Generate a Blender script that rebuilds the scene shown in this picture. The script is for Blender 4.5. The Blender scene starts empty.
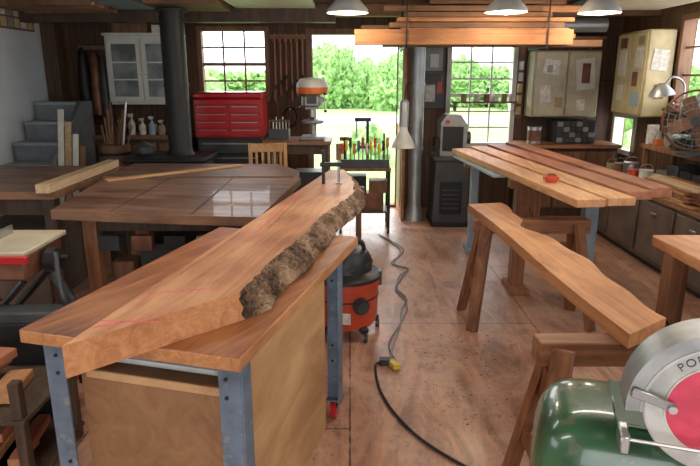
import bpy, bmesh, math, random
from mathutils import Vector, Matrix, noise, Euler
random.seed(7)
R=math.radians
scene=bpy.context.scene
# ---------------------------------------------------------------- materials
def _new(name):
    m=bpy.data.materials.new(name); m.use_nodes=True
    nt=m.node_tree; b=nt.nodes['Principled BSDF']
    return m,nt,b
def mat(name,col,rough=.5,metal=0,var=.15,scale=8,bump=0,coat=0,emit=0,chips=None):
    m,nt,b=_new(name)
    tc=nt.nodes.new('ShaderNodeTexCoord'); n=nt.nodes.new('ShaderNodeTexNoise')
    n.inputs['Scale'].default_value=scale; n.inputs['Detail'].default_value=6
    nt.links.new(tc.outputs['Object'],n.inputs['Vector'])
    r=nt.nodes.new('ShaderNodeValToRGB')
    r.color_ramp.elements[0].position=.35; r.color_ramp.elements[1].position=.65
    r.color_ramp.elements[0].color=tuple(c*(1-var) for c in col)+(1,)
    r.color_ramp.elements[1].color=tuple(min(1,c*(1+var)) for c in col)+(1,)
    nt.links.new(n.outputs['Fac'],r.inputs['Fac']); out=r.outputs['Color']
    if chips:
        n2=nt.nodes.new('ShaderNodeTexNoise'); n2.inputs['Scale'].default_value=26; n2.inputs['Detail'].default_value=7
        nt.links.new(tc.outputs['Object'],n2.inputs['Vector'])
        mr=nt.nodes.new('ShaderNodeMapRange'); mr.inputs[1].default_value=.60; mr.inputs[2].default_value=.66
        nt.links.new(n2.outputs['Fac'],mr.inputs[0])
        mx=nt.nodes.new('ShaderNodeMixRGB'); mx.inputs[2].default_value=tuple(chips)+(1,)
        nt.links.new(mr.outputs[0],mx.inputs[0]); nt.links.new(out,mx.inputs[1]); out=mx.outputs[0]
    nt.links.new(out,b.inputs['Base Color'])
    b.inputs['Roughness'].default_value=rough; b.inputs['Metallic'].default_value=metal
    b.inputs['Coat Weight'].default_value=coat
    if bump:
        bp=nt.nodes.new('ShaderNodeBump'); bp.inputs['Strength'].default_value=bump; bp.inputs['Distance'].default_value=.02
        nt.links.new(n.outputs['Fac'],bp.inputs['Height']); nt.links.new(bp.outputs['Normal'],b.inputs['Normal'])
    if emit:
        b.inputs['Emission Color'].default_value=tuple(col)+(1,); b.inputs['Emission Strength'].default_value=emit
    return m
def wood(name,dark,light,ang=0,across=16,along=1.3,rough=.5,axis='Y',coat=0,mid=None,bump=.15):
    m,nt,b=_new(name); L=nt.links.new
    tc=nt.nodes.new('ShaderNodeTexCoord')
    m1=nt.nodes.new('ShaderNodeMapping'); m1.inputs['Rotation'].default_value=(0,0,-ang)
    m2=nt.nodes.new('ShaderNodeMapping')
    s=[across]*3; s['XYZ'.index(axis)]=along; m2.inputs['Scale'].default_value=s
    L(tc.outputs['Object'],m1.inputs['Vector']); L(m1.outputs['Vector'],m2.inputs['Vector'])
    n=nt.nodes.new('ShaderNodeTexNoise'); n.inputs['Scale'].default_value=1; n.inputs['Detail'].default_value=9; n.inputs['Roughness'].default_value=.7; n.inputs['Distortion'].default_value=1.0
    L(m2.outputs['Vector'],n.inputs['Vector'])
    n2=nt.nodes.new('ShaderNodeTexNoise'); n2.inputs['Scale'].default_value=2.6; n2.inputs['Detail'].default_value=5
    L(m1.outputs['Vector'],n2.inputs['Vector'])
    mx=nt.nodes.new('ShaderNodeMath'); mx.operation='MULTIPLY_ADD'; mx.inputs[1].default_value=.4
    sc=nt.nodes.new('ShaderNodeMath'); sc.operation='MULTIPLY'; sc.inputs[1].default_value=.65
    L(n.outputs['Fac'],sc.inputs[0]); L(n2.outputs['Fac'],mx.inputs[0]); L(sc.outputs[0],mx.inputs[2])
    r=nt.nodes.new('ShaderNodeValToRGB'); e=r.color_ramp.elements
    e[0].position=.42; e[0].color=tuple(dark)+(1,); e[1].position=.61; e[1].color=tuple(light)+(1,)
    if mid:
        k=e.new(.51); k.color=tuple(mid)+(1,)
    L(mx.outputs[0],r.inputs['Fac']); L(r.outputs['Color'],b.inputs['Base Color'])
    b.inputs['Roughness'].default_value=rough; b.inputs['Coat Weight'].default_value=coat
    bp=nt.nodes.new('ShaderNodeBump'); bp.inputs['Strength'].default_value=bump; bp.inputs['Distance'].default_value=.004
    L(n.outputs['Fac'],bp.inputs['Height']); L(bp.outputs['Normal'],b.inputs['Normal'])
    return m
def planks(name,c1,c2,mortar,order,bw,rh,grain,rough=.6,msize=.004,coat=0,nlo=.55,worn=None,dist=1.2,gl=1.2):
    m,nt,b=_new(name); L=nt.links.new
    tc=nt.nodes.new('ShaderNodeTexCoord'); sp=nt.nodes.new('ShaderNodeSeparateXYZ'); cb=nt.nodes.new('ShaderNodeCombineXYZ')
    L(tc.outputs['Object'],sp.inputs[0]); L(sp.outputs[order[0]],cb.inputs['X']); L(sp.outputs[order[1]],cb.inputs['Y'])
    br=nt.nodes.new('ShaderNodeTexBrick'); br.inputs['Scale'].default_value=1
    br.inputs['Brick Width'].default_value=bw; br.inputs['Row Height'].default_value=rh; br.inputs['Mortar Size'].default_value=msize
    br.inputs['Color1'].default_value=tuple(c1)+(1,); br.inputs['Color2'].default_value=tuple(c2)+(1,); br.inputs['Mortar'].default_value=tuple(mortar)+(1,)
    L(cb.outputs[0],br.inputs['Vector'])
    mp=nt.nodes.new('ShaderNodeMapping'); mp.inputs['Scale'].default_value=(gl,grain,1)
    n=nt.nodes.new('ShaderNodeTexNoise'); n.inputs['Scale'].default_value=1; n.inputs['Detail'].default_value=9; n.inputs['Roughness'].default_value=.7; n.inputs['Distortion'].default_value=dist
    L(cb.outputs[0],mp.inputs[0]); L(mp.outputs[0],n.inputs['Vector'])
    mr=nt.nodes.new('ShaderNodeMapRange'); mr.inputs[1].default_value=.38; mr.inputs[2].default_value=.62; mr.inputs[3].default_value=nlo; mr.inputs[4].default_value=1.2
    L(n.outputs['Fac'],mr.inputs[0])
    mu=nt.nodes.new('ShaderNodeMixRGB'); mu.blend_type='MULTIPLY'; mu.inputs[0].default_value=1
    L(br.outputs['Color'],mu.inputs[1]); L(mr.outputs[0],mu.inputs[2])
    out=mu.outputs[0]
    if worn:
        n3=nt.nodes.new('ShaderNodeTexNoise'); n3.inputs['Scale'].default_value=3; n3.inputs['Detail'].default_value=12; n3.inputs['Roughness'].default_value=.8
        L(cb.outputs[0],n3.inputs['Vector'])
        m3=nt.nodes.new('ShaderNodeMapRange'); m3.inputs[1].default_value=.48; m3.inputs[2].default_value=.58; m3.inputs[4].default_value=.75
        L(n3.outputs['Fac'],m3.inputs[0])
        w=nt.nodes.new('ShaderNodeMixRGB'); w.inputs[2].default_value=tuple(worn)+(1,)
        L(m3.outputs[0],w.inputs[0]); L(out,w.inputs[1]); out=w.outputs[0]
        n4=nt.nodes.new('ShaderNodeTexNoise'); n4.inputs['Scale'].default_value=30; n4.inputs['Detail'].default_value=5
        L(cb.outputs[0],n4.inputs['Vector'])
        m4=nt.nodes.new('ShaderNodeMapRange'); m4.inputs[1].default_value=.62; m4.inputs[2].default_value=.70; m4.inputs[4].default_value=.65
        L(n4.outputs['Fac'],m4.inputs[0])
        w2=nt.nodes.new('ShaderNodeMixRGB'); w2.inputs[2].default_value=(.20,.10,.065,1)
        L(m4.outputs[0],w2.inputs[0]); L(out,w2.inputs[1]); out=w2.outputs[0]
        rr=nt.nodes.new('ShaderNodeMapRange'); rr.inputs[1].default_value=.4; rr.inputs[2].default_value=.6; rr.inputs[3].default_value=rough-.1; rr.inputs[4].default_value=rough+.2
        L(n3.outputs['Fac'],rr.inputs[0]); L(rr.outputs[0],b.inputs['Roughness'])
    else: b.inputs['Roughness'].default_value=rough
    L(out,b.inputs['Base Color']); b.inputs['Coat Weight'].default_value=coat; b.inputs['Coat Roughness'].default_value=.28
    bp=nt.nodes.new('ShaderNodeBump'); bp.inputs['Strength'].default_value=.25; bp.inputs['Distance'].default_value=.006
    L(n.outputs['Fac'],bp.inputs['Height']); L(bp.outputs['Normal'],b.inputs['Normal'])
    return m

BA=R(-14.9)
M_floor=planks('plywood_floor',(.48,.25,.16),(.42,.21,.135),(.08,.04,.025),'YX',2.44,1.22,4,rough=.40,coat=.35,nlo=.55,worn=(.56,.355,.255),msize=.005,dist=2.8,gl=1.3)
M_darkwall=planks('dark_plank_wall',(.08,.04,.022),(.12,.06,.031),(.012,.008,.006),'ZX',3.1,.15,25,rough=.7)
M_rwall=planks('brown_plank_wall',(.13,.07,.036),(.17,.095,.05),(.025,.015,.01),'ZY',3.1,.15,25,rough=.7)
M_ceil=planks('ceiling_boards',(.12,.07,.04),(.08,.045,.028),(.02,.014,.01),'XY',3,.18,20,rough=.8)
M_whitewall=mat('painted_white_wall',(.58,.64,.68),.7,var=.06,scale=3)
M_slab=wood('cherry_slab',(.30,.098,.032),(.60,.285,.122),R(-11),across=12,rough=.48,mid=(.47,.185,.066))
M_end=wood('cherry_endgrain',(.36,.13,.045),(.57,.26,.11),R(45),across=25,rough=.6)
M_bench=wood('bench_top_wood',(.13,.038,.014),(.40,.155,.055),BA,across=14,rough=.45,mid=(.25,.082,.029))
M_benchedge=wood('bench_edge_wood',(.32,.13,.045),(.54,.25,.10),BA,across=22,rough=.55)
M_ply=wood('plywood_panel',(.40,.21,.09),(.58,.35,.17),0,across=5,rough=.6)
M_card=wood('brown_panel',(.19,.09,.038),(.30,.15,.07),0,across=8,rough=.65)
M_dtable=wood('weathered_table',(.075,.036,.022),(.26,.14,.09),R(80),across=8,rough=.46,mid=(.15,.078,.05),coat=.12)
M_dtable2=wood('weathered_table_edge',(.13,.06,.03),(.26,.13,.07),R(90),across=9,rough=.5)
M_pale=wood('pale_pine',(.38,.25,.13),(.58,.43,.26),0,across=20,rough=.55)
M_red1=wood('board_cherry',(.36,.145,.055),(.63,.33,.155),R(-6),across=14,rough=.5)
M_red2=wood('board_dark_cherry',(.24,.075,.038),(.43,.175,.09),R(-6),across=14,rough=.5)
M_slab2=wood('long_slab',(.34,.125,.042),(.60,.285,.115),R(5),across=14,rough=.5)
M_horse=wood('sawhorse_wood',(.15,.055,.024),(.35,.15,.07),0,across=20,rough=.55,axis='Z')
M_horseX=wood('sawhorse_beam_wood',(.16,.06,.028),(.36,.16,.075),0,across=20,rough=.55,axis='X')
M_timber=wood('overhead_timber',(.24,.095,.035),(.44,.20,.085),0,across=18,rough=.65,axis='X')
M_timber2=wood('overhead_timber_dark',(.09,.042,.02),(.20,.10,.05),0,across=18,rough=.7,axis='X')
M_dkwood=wood('dark_wood',(.035,.02,.012),(.09,.05,.03),0,across=18,rough=.6,axis='Z')
M_brown=wood('brown_wood',(.12,.055,.026),(.22,.115,.06),0,across=18,rough=.6,axis='Z')
M_steel=mat('blue_grey_steel',(.14,.185,.25),.5,.3,var=.2,scale=14,chips=(.22,.24,.26))
M_metal=mat('bare_metal',(.45,.45,.45),.35,.9,var=.1)
M_gmetal=mat('grey_painted_metal',(.25,.26,.26),.45,.3,var=.15)
M_guard=mat('cast_guard_metal',(.26,.27,.27),.38,.6,var=.2,scale=14)
M_galv=mat('galvanised_duct',(.36,.38,.39),.4,.6,var=.15,scale=5)
M_dgrey=mat('dark_grey_paint',(.05,.053,.057),.45,.2,var=.2)
M_black=mat('black_iron',(.014,.014,.015),.5,.2,var=.2)
M_blkpl=mat('black_plastic',(.02,.02,.022),.4,0,var=.1)
M_red=mat('red_enamel',(.45,.012,.015),.3,0,var=.08,coat=.4)
M_redpl=mat('red_orange_plastic',(.52,.06,.022),.35,0,var=.1,coat=.3)
M_orange=mat('orange_paint',(.62,.15,.03),.4,0,var=.1)
M_green=mat('machine_green_enamel',(.028,.085,.038),.3,.0,var=.35,scale=9,coat=.5,chips=(.10,.12,.08))
M_gblue=mat('pale_blue_paint',(.27,.36,.42),.6,var=.12)
M_pink=mat('pink_blotter',(.62,.05,.10),.55,0,var=.15,scale=18)
M_chalk=mat('pink_chalk',(.75,.13,.18),.9,0,var=.2,scale=60)
M_white=mat('white_paint',(.60,.60,.56),.5,var=.08)
M_paper=mat('paper',(.62,.60,.54),.8,var=.2,scale=25)
M_cream=mat('cream_enamel',(.44,.39,.28),.45,var=.12)
M_cream2=mat('yellowed_enamel',(.50,.42,.23),.45,var=.12)
M_yel=mat('yellow_rubber',(.65,.45,.04),.4)
M_beige=mat('beige_plastic',(.30,.22,.13),.7,var=.2)
M_glassd=mat('cabinet_glass',(.12,.15,.15),.12,.0,var=.6,scale=5,coat=1)
M_brg=mat('brownish_cabinet',(.14,.10,.075),.5,var=.25,scale=5)
M_blade=mat('saw_plate_metal',(.36,.37,.37),.32,.7,var=.15)
M_label=mat('worn_label',(.52,.52,.49),.45,.1,var=.18,scale=16)
M_bulb=mat('lamp_bulb',(1,.90,.72),.5,emit=14,var=0)
M_filltube=mat('added_fill_tube',(1,.96,.9),.5,emit=5,var=0)  # glowing tubes of the added fill fixtures
M_grass=mat('grass',(.22,.36,.11),.9,var=.3,scale=3)
M_leaf=mat('foliage',(.19,.34,.11),.8,var=.5,scale=6,bump=.8)
M_road=mat('gravel_drive',(.40,.40,.38),.9,var=.1)
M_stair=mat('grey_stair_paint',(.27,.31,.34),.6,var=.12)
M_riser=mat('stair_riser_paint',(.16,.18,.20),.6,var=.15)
M_hang=mat('rusty_tool',(.19,.08,.045),.5,.3,var=.3)
M_blue=mat('blue_plastic',(.04,.12,.32),.4)
M_bluew=mat('cord_grey_blue',(.16,.20,.28),.5)
def bark():
    m,nt,b=_new('bark_live_edge'); L=nt.links.new
    tc=nt.nodes.new('ShaderNodeTexCoord')
    n=nt.nodes.new('ShaderNodeTexNoise'); n.inputs['Scale'].default_value=42; n.inputs['Detail'].default_value=8; n.inputs['Roughness'].default_value=.75; n.inputs['Distortion'].default_value=1.5
    n2=nt.nodes.new('ShaderNodeTexNoise'); n2.inputs['Scale'].default_value=8; n2.inputs['Detail'].default_value=3
    L(tc.outputs['Object'],n2.inputs['Vector']); L(tc.outputs['Object'],n.inputs['Vector'])
    a=nt.nodes.new('ShaderNodeMath'); a.operation='MULTIPLY_ADD'; a.inputs[1].default_value=.4; L(n2.outputs['Fac'],a.inputs[0])
    a2=nt.nodes.new('ShaderNodeMath'); a2.operation='MULTIPLY'; a2.inputs[1].default_value=.6; L(n.outputs['Fac'],a2.inputs[0]); L(a2.outputs[0],a.inputs[2])
    r=nt.nodes.new('ShaderNodeValToRGB'); e=r.color_ramp.elements
    e[0].position=.41; e[0].color=(.045,.024,.014,1); e[1].position=.60; e[1].color=(.52,.36,.23,1); k=e.new(.5); k.color=(.22,.125,.07,1)
    L(a.outputs[0],r.inputs['Fac']); L(r.outputs['Color'],b.inputs['Base Color']); b.inputs['Roughness'].default_value=.9
    bp=nt.nodes.new('ShaderNodeBump'); bp.inputs['Strength'].default_value=.9; bp.inputs['Distance'].default_value=.02
    L(a.outputs[0],bp.inputs['Height']); L(bp.outputs['Normal'],b.inputs['Normal']); return m
M_bark=bark()

# ---------------------------------------------------------------- builder
class B:
    def __init__(s,name,loc=(0,0,0),rz=0):
        s.name=name; s.M=Matrix.Translation(loc)@Matrix.Rotation(rz,4,'Z'); s.v=[];s.f=[];s.mi=[];s.sm=[];s.mats=[]
    def add(s,vs,fs,m,smooth=False,T=None):
        o=len(s.v)
        for p in vs:
            p=Vector(p)
            s.v.append(T@p if T is not None else p)
        if m not in s.mats: s.mats.append(m)
        k=s.mats.index(m)
        for f in fs: s.f.append([i+o for i in f]); s.mi.append(k); s.sm.append(smooth)
    def box(s,c,d,m,rot=(0,0,0),bev=.003,seg=1):
        T=Matrix.Translation(c)@Euler(rot).to_matrix().to_4x4()
        bm=bmesh.new(); bmesh.ops.create_cube(bm,size=1)
        for v in bm.verts: v.co=Vector((v.co.x*d[0],v.co.y*d[1],v.co.z*d[2]))
        bev=min(bev,min(d)*.45)
        if bev>0: bmesh.ops.bevel(bm,geom=bm.edges[:],offset=bev,segments=seg,affect='EDGES')
        bm.verts.index_update()
        s.add([v.co.copy() for v in bm.verts],[[v.index for v in f.verts] for f in bm.faces],m,seg>1,T); bm.free()
    def bb(s,x0,x1,y0,y1,z0,z1,m,bev=.003,seg=1):
        s.box(((x0+x1)/2,(y0+y1)/2,(z0+z1)/2),(abs(x1-x0),abs(y1-y0),abs(z1-z0)),m,bev=bev,seg=seg)
    def beam(s,p,q,w,h,m,bev=.003):
        p=Vector(p);q=Vector(q);d=q-p; L=d.length
        rot=d.to_track_quat('Y','Z').to_euler()
        s.box((p+q)/2,(w,L,h),m,rot=rot,bev=bev)
    def lathe(s,prof,m,loc=(0,0,0),rot=(0,0,0),seg=24,cap=True,sc=(1,1,1)):
        T=Matrix.Translation(loc)@Euler(rot).to_matrix().to_4x4()@Matrix.Diagonal((*sc,1))
        vs=[];fs=[]
        for r,z in prof:
            for i in range(seg):
                a=2*math.pi*i/seg; vs.append((r*math.cos(a),r*math.sin(a),z))
        n=len(prof)
        for j in range(n-1):
            for i in range(seg):
                k=(i+1)%seg; fs.append([j*seg+i,j*seg+k,(j+1)*seg+k,(j+1)*seg+i])
        if cap:
            fs.append(list(range(seg))[::-1]); fs.append([(n-1)*seg+i for i in range(seg)])
        s.add(vs,fs,m,True,T)
    def blobbox(s,c,h,e,m,nu=40,nv=24,rot=(0,0,0)):
        T=Matrix.Translation(c)@Euler(rot).to_matrix().to_4x4()
        f=lambda t,k: math.copysign(abs(t)**k,t)
        vs=[];fs=[]
        for j in range(nv+1):
            p=-math.pi/2+math.pi*j/nv
            for i in range(nu):
                a=2*math.pi*i/nu
                vs.append((h[0]*f(math.cos(p),e)*f(math.cos(a),e),h[1]*f(math.cos(p),e)*f(math.sin(a),e),h[2]*f(math.sin(p),e)))
        for j in range(nv):
            for i in range(nu):
                k=(i+1)%nu; fs.append([j*nu+i,j*nu+k,(j+1)*nu+k,(j+1)*nu+i])
        s.add(vs,fs,m,True,T)
    def cyl(s,p,q,r,m,r2=None,seg=16):
        p=Vector(p);q=Vector(q);d=q-p
        rot=d.to_track_quat('Z','Y').to_euler()
        s.lathe([(r,0),(r2 if r2 is not None else r,d.length)],m,p,rot,seg)
    def tube(s,pts,r,m,seg=8,smooth=True,close=False):
        P=[Vector(p) for p in pts]
        if smooth and len(P)>2:
            Q=[]
            for i in range(len(P)-1):
                a=P[max(i-1,0)];b=P[i];c=P[i+1];d=P[min(i+2,len(P)-1)]
                for k in range(6):
                    t=k/6; Q.append(.5*((2*b)+(c-a)*t+(2*a-5*b+4*c-d)*t*t+(3*b-a-3*c+d)*t**3))
            Q.append(P[-1]); P=Q
        vs=[];fs=[]; n=len(P)
        for i,p in enumerate(P):
            d=(P[min(i+1,n-1)]-P[max(i-1,0)]).normalized()
            up=Vector((0,0,1)) if abs(d.z)<.9 else Vector((1,0,0))
            a=d.cross(up).normalized(); b=a.cross(d)
            for k in range(seg):
                t=2*math.pi*k/seg; vs.append(p+a*math.cos(t)*r+b*math.sin(t)*r)
        for i in range(n-1):
            for k in range(seg):
                l=(k+1)%seg; fs.append([i*seg+k,i*seg+l,(i+1)*seg+l,(i+1)*seg+k])
        fs.append(list(range(seg))[::-1]); fs.append([(n-1)*seg+k for k in range(seg)])
        s.add(vs,fs,m,True)
    def prism(s,poly,z0,z1,m,mside=None):
        n=len(poly); vs=[(x,y,z0) for x,y in poly]+[(x,y,z1) for x,y in poly]
        s.add(vs,[list(range(n))[::-1],[n+i for i in range(n)]],m)
        s.add(vs,[[i,(i+1)%n,n+(i+1)%n,n+i] for i in range(n)],mside or m)
    def xprism(s,poly,y0,y1,m,T=None):
        n=len(poly); vs=[(x,y0,z) for x,z in poly]+[(x,y1,z) for x,z in poly]
        s.add(vs,[list(range(n)),[n+i for i in range(n)][::-1]]+[[i,n+i,n+(i+1)%n,(i+1)%n] for i in range(n)],m,False,T)
    def text(s,txt,size,m,T,ext=.0008):
        cu=bpy.data.curves.new('t','FONT'); cu.body=txt; cu.size=size; cu.extrude=ext; cu.align_x='CENTER'; cu.align_y='CENTER'
        o=bpy.data.objects.new('t',cu); scene.collection.objects.link(o)
        dg=bpy.context.evaluated_depsgraph_get(); dg.update()
        me=o.evaluated_get(dg).to_mesh()
        s.add([v.co.copy() for v in me.vertices],[list(p.vertices) for p in me.polygons],m,False,T)
        bpy.data.objects.remove(o); bpy.data.curves.remove(cu)
    def done(s):
        me=bpy.data.meshes.new(s.name); me.from_pydata([tuple(p) for p in s.v],[],s.f)
        for m in s.mats: me.materials.append(m)
        me.polygons.foreach_set('material_index',s.mi); me.polygons.foreach_set('use_smooth',s.sm)
        bm=bmesh.new(); bm.from_mesh(me); bmesh.ops.recalc_face_normals(bm,faces=bm.faces[:]); bm.to_mesh(me); bm.free()
        me.update(); me.set_sharp_from_angle(angle=R(38))
        o=bpy.data.objects.new(s.name,me); o.matrix_world=s.M; scene.collection.objects.link(o); return o

# ---------------------------------------------------------------- room shell
XL,XR,YB,YF,ZC=-3.45,3.2,7.3,-2.2,2.5
b=B('floor'); b.bb(XL-.1,XR+.1,YF,YB+.12,-.1,0,M_floor,bev=0); b.done()
b=B('ceiling'); b.bb(XL-.1,XR+.1,YF,YB+.12,ZC,ZC+.1,M_ceil,bev=0); b.done()
def wall(name,a0,a1,ops,fn,m):
    b=B(name); ops=sorted(ops); cur=a0
    for o in ops:
        if o[0]>cur: fn(b,cur,o[0],0,ZC,m)
        if o[2]>0: fn(b,o[0],o[1],0,o[2],m)
        if o[3]<ZC: fn(b,o[0],o[1],o[3],ZC,m)
        cur=o[1]
    fn(b,cur,a1,0,ZC,m); return b.done()
back=lambda b,a,c,z0,z1,m: b.bb(a,c,YB,YB+.12,z0,z1,m,bev=0)
front=lambda b,a,c,z0,z1,m: b.bb(a,c,YF-.12,YF,z0,z1,m,bev=0)
right=lambda b,a,c,z0,z1,m: b.bb(XR,XR+.12,a,c,z0,z1,m,bev=0)
left=lambda b,a,c,z0,z1,m: b.bb(XL-.12,XL,a,c,z0,z1,m,bev=0)
W1=(-1.76,-1.0,1.35,2.12); DR=(-.45,.57,0,2.07); W2=(1.2,1.95,.8,1.95)
wall('wall_back',XL,XR,[W1,DR,W2],back,M_darkwall)
W3=(4.3,5.95,1.35,2.12); W4=(6.72,7.22,.76,1.14); W5=(.2,2.6,1.1,2.1)
wall('wall_right',YF,YB,[W3,W4,W5],right,M_rwall)
wall('wall_left',YF,YB,[(0,2.2,1.1,2.1)],left,M_whitewall)
wall('wall_front',XL,XR,[(-1.2,1.2,0,2.2)],front,M_rwall)
def winback(name,o,nx,nz,m=M_white):
    b=B(name); x0,x1,z0,z1=o; y0,y1=YB-.02,YB+.1
    t=.045
    b.bb(x0-t,x0+.01,y0,y1,z0-t,z1+t,m); b.bb(x1-.01,x1+t,y0,y1,z0-t,z1+t,m)
    b.bb(x0,x1,y0,y1,z1-.01,z1+t,m); b.bb(x0-t,x1+t,y0-.03,y1,z0-t,z0+.01,m)
    zm=(z0+z1)/2; b.bb(x0,x1,YB+.03,YB+.06,zm-.02,zm+.02,m)
    for i in range(1,nx): x=x0+(x1-x0)*i/nx; b.bb(x-.01,x+.01,YB+.035,YB+.055,z0,z1,m,bev=0)
    for i in range(1,nz): z=z0+(z1-z0)*i/nz; b.bb(x0,x1,YB+.036,YB+.054,z-.01,z+.01,m,bev=0)
    b.done()
winback('window_1',W1,3,4,M_brown); winback('window_2',W2,3,6)
def winside(name,o,ny,nz,x,sgn,m=M_white):
    b=B(name); y0,y1,z0,z1=o; t=.045; xa,xb=sorted((x-.02*sgn,x+.1*sgn))
    b.bb(xa,xb,y0-t,y0+.01,z0-t,z1+t,m); b.bb(xa,xb,y1-.01,y1+t,z0-t,z1+t,m)
    b.bb(xa,xb,y0,y1,z1-.01,z1+t,m); b.bb(xa,xb,y0-t,y1+t,z0-t,z0+.01,m)
    for i in range(1,ny): y=y0+(y1-y0)*i/ny; b.bb(x+.04*sgn-.01,x+.04*sgn+.01,y-.012,y+.012,z0,z1,m,bev=0)
    for i in range(1,nz): z=z0+(z1-z0)*i/nz; b.bb(x+.04*sgn-.009,x+.04*sgn+.009,y0,y1,z-.01,z+.01,m,bev=0)
    b.done()
winside('window_3',W3,4,3,XR,1,M_brown); winside('window_4',W4,1,1,XR,1); winside('window_5',W5,4,3,XR,1); winside('window_6',(0,2.2,1.1,2.1),4,3,XL,-1)
b=B('trim_door'); x0,x1,_,zt=DR
b.bb(x0-.07,x0,YB-.03,YB+.12,0,zt+.07,M_brown); b.bb(x1,x1+.07,YB-.01,YB+.12,0,zt+.07,M_brown); b.bb(x0,x1,YB-.03,YB+.12,zt,zt+.07,M_brown); b.bb(x0,x1,YB-.02,YB+.12,0,.03,M_brown)
b.done()
b=B('door_1')
b.bb(.578,.610,6.55,7.28,.002,2.0,M_timber)
b.bb(.570,.578,6.62,7.2,1.05,1.9,M_glassd); b.bb(.570,.578,6.65,7.18,.15,.9,M_brown)
b.cyl((.578,6.6,1.0),(.54,6.6,1.0),.02,M_metal)
b.done()
b=B('trim_ceiling_joists')
y=-1.9
while y<7.1:
    b.bb(XL,XR,y,y+.045,2.3,ZC,M_timber2,bev=0); y+=.6
b.bb(XL,-.15,6.45,6.6,2.14,2.32,M_dkwood); b.bb(-.15,XR,6.45,6.6,2.2,2.32,M_timber2)
b.done()
b=B('trim_corner_post'); b.bb(-3.44,-3.28,6.9,7.06,0,2.3,M_dkwood); b.done()
b=B('trim_wall_post'); b.bb(.66,.78,7.16,7.29,0,2.3,M_brown); b.done()

# ---------------------------------------------------------------- outside
b=B('lawn'); b.bb(-60,60,7.45,90,-.3,-.12,M_grass,bev=0); b.bb(-60,60,22,27,-.13,-.10,M_road,bev=0); b.done()
def blob(b,c,r,sz,m,seed,sub=4):
    bm=bmesh.new(); bmesh.ops.create_icosphere(bm,subdivisions=sub,radius=1)
    vs=[]
    for v in bm.verts:
        n=v.co.normalized(); k=1+.3*noise.noise(n*2.2+Vector((seed,0,0)))+.22*noise.noise(n*7+Vector((0,seed,0)))+.2*noise.noise(n*20)
        vs.append(Vector((n.x*r*k,n.y*r*k,max(n.z*sz*k,-.118-c[2]))))
    bm.verts.index_update()
    b.add(vs,[[v.index for v in f.verts] for f in bm.faces],m,False,Matrix.Translation(c)); bm.free()
b=B('hedge_trees')
for i in range(30):
    x=-26+i*1.8+random.uniform(-.5,.5); tall=random.uniform(.9,1.7)
    if -1.5<x<3: tall+=.7
    blob(b,(x,33+random.uniform(-2,3),random.uniform(.4,1.0)),random.uniform(1.2,2),tall,M_leaf,i,5)
b.done()
b=B('garden_shrub')
for i,(x,y,z,r) in enumerate([(1.6,11,.1,.5),(.35,12,.1,.45),(-4,15,.6,1.0),(6,16,.6,1.2)]): blob(b,(x,y,z),r,r*1.1,M_leaf,i+50)
b.done()

# ---------------------------------------------------------------- steel-legged bench
b=B('workbench',(-.481,2.176,0),R(-15.1))
W,L=.726,1.30
b.bb(-W/2,W/2,-L/2,L/2,.818,.86,M_benchedge,bev=.004)
b.bb(-W/2+.003,W/2-.003,-L/2+.003,L/2-.003,.855,.8615,M_bench,bev=.001)
for sx in(-1,1):
    for yy in(-.59,.46):
        x=sx*.30
        b.bb(x-.035,x+.035,yy-.004,yy+.004,.1,.818,M_steel,bev=.001)
        b.bb(x+sx*.031,x+sx*.039,yy,yy+(.06 if yy<0 else -.06),.1,.818,M_steel,bev=.001)
        b.bb(x-.04,x+.04,yy-.03,yy+.04,.095,.105,M_steel)
        for zz in(.3,.38,.7,.76): b.cyl((x-sx*.01,yy-.004,zz),(x-sx*.01,yy-.009,zz),.006,M_black,seg=10)
        b.cyl((x-.014,yy,.045),(x+.014,yy,.045),.044,M_red,seg=20)
        b.cyl((x-.017,yy,.045),(x+.017,yy,.045),.018,M_metal,seg=12)
        b.bb(x-.024,x-.018,yy-.02,yy+.02,.04,.1,M_metal); b.bb(x+.018,x+.024,yy-.02,yy+.02,.04,.1,M_metal)
b.bb(-.33,.33,-.60,-.592,.785,.818,M_steel,bev=.001); b.bb(-.33,.33,.465,.473,.765,.818,M_steel,bev=.001)
for sx in(-1,1): b.bb(sx*.32,sx*.326,-.59,.46,.785,.818,M_steel,bev=.001)
b.done()
b=B('storage_box',(-.481,2.176,0),R(-15.1))
b.bb(-.26,.27,-.50,.36,0,.02,M_card); b.bb(-.265,.265,-.53,-.51,0,.69,M_card); b.bb(-.265,.275,.36,.38,0,.77,M_ply)
b.bb(.265,.285,-.53,.36,0,.77,M_ply); b.bb(-.265,-.245,-.51,.36,0,.73,M_ply); b.bb(-.245,.255,-.5,.35,.66,.68,M_card)
b.bb(-.24,.25,-.536,-.53,.66,.69,M_ply); b.box((0,-.27,.71),(.42,.42,.05),M_white,bev=.02,seg=2)
b.done()
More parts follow.
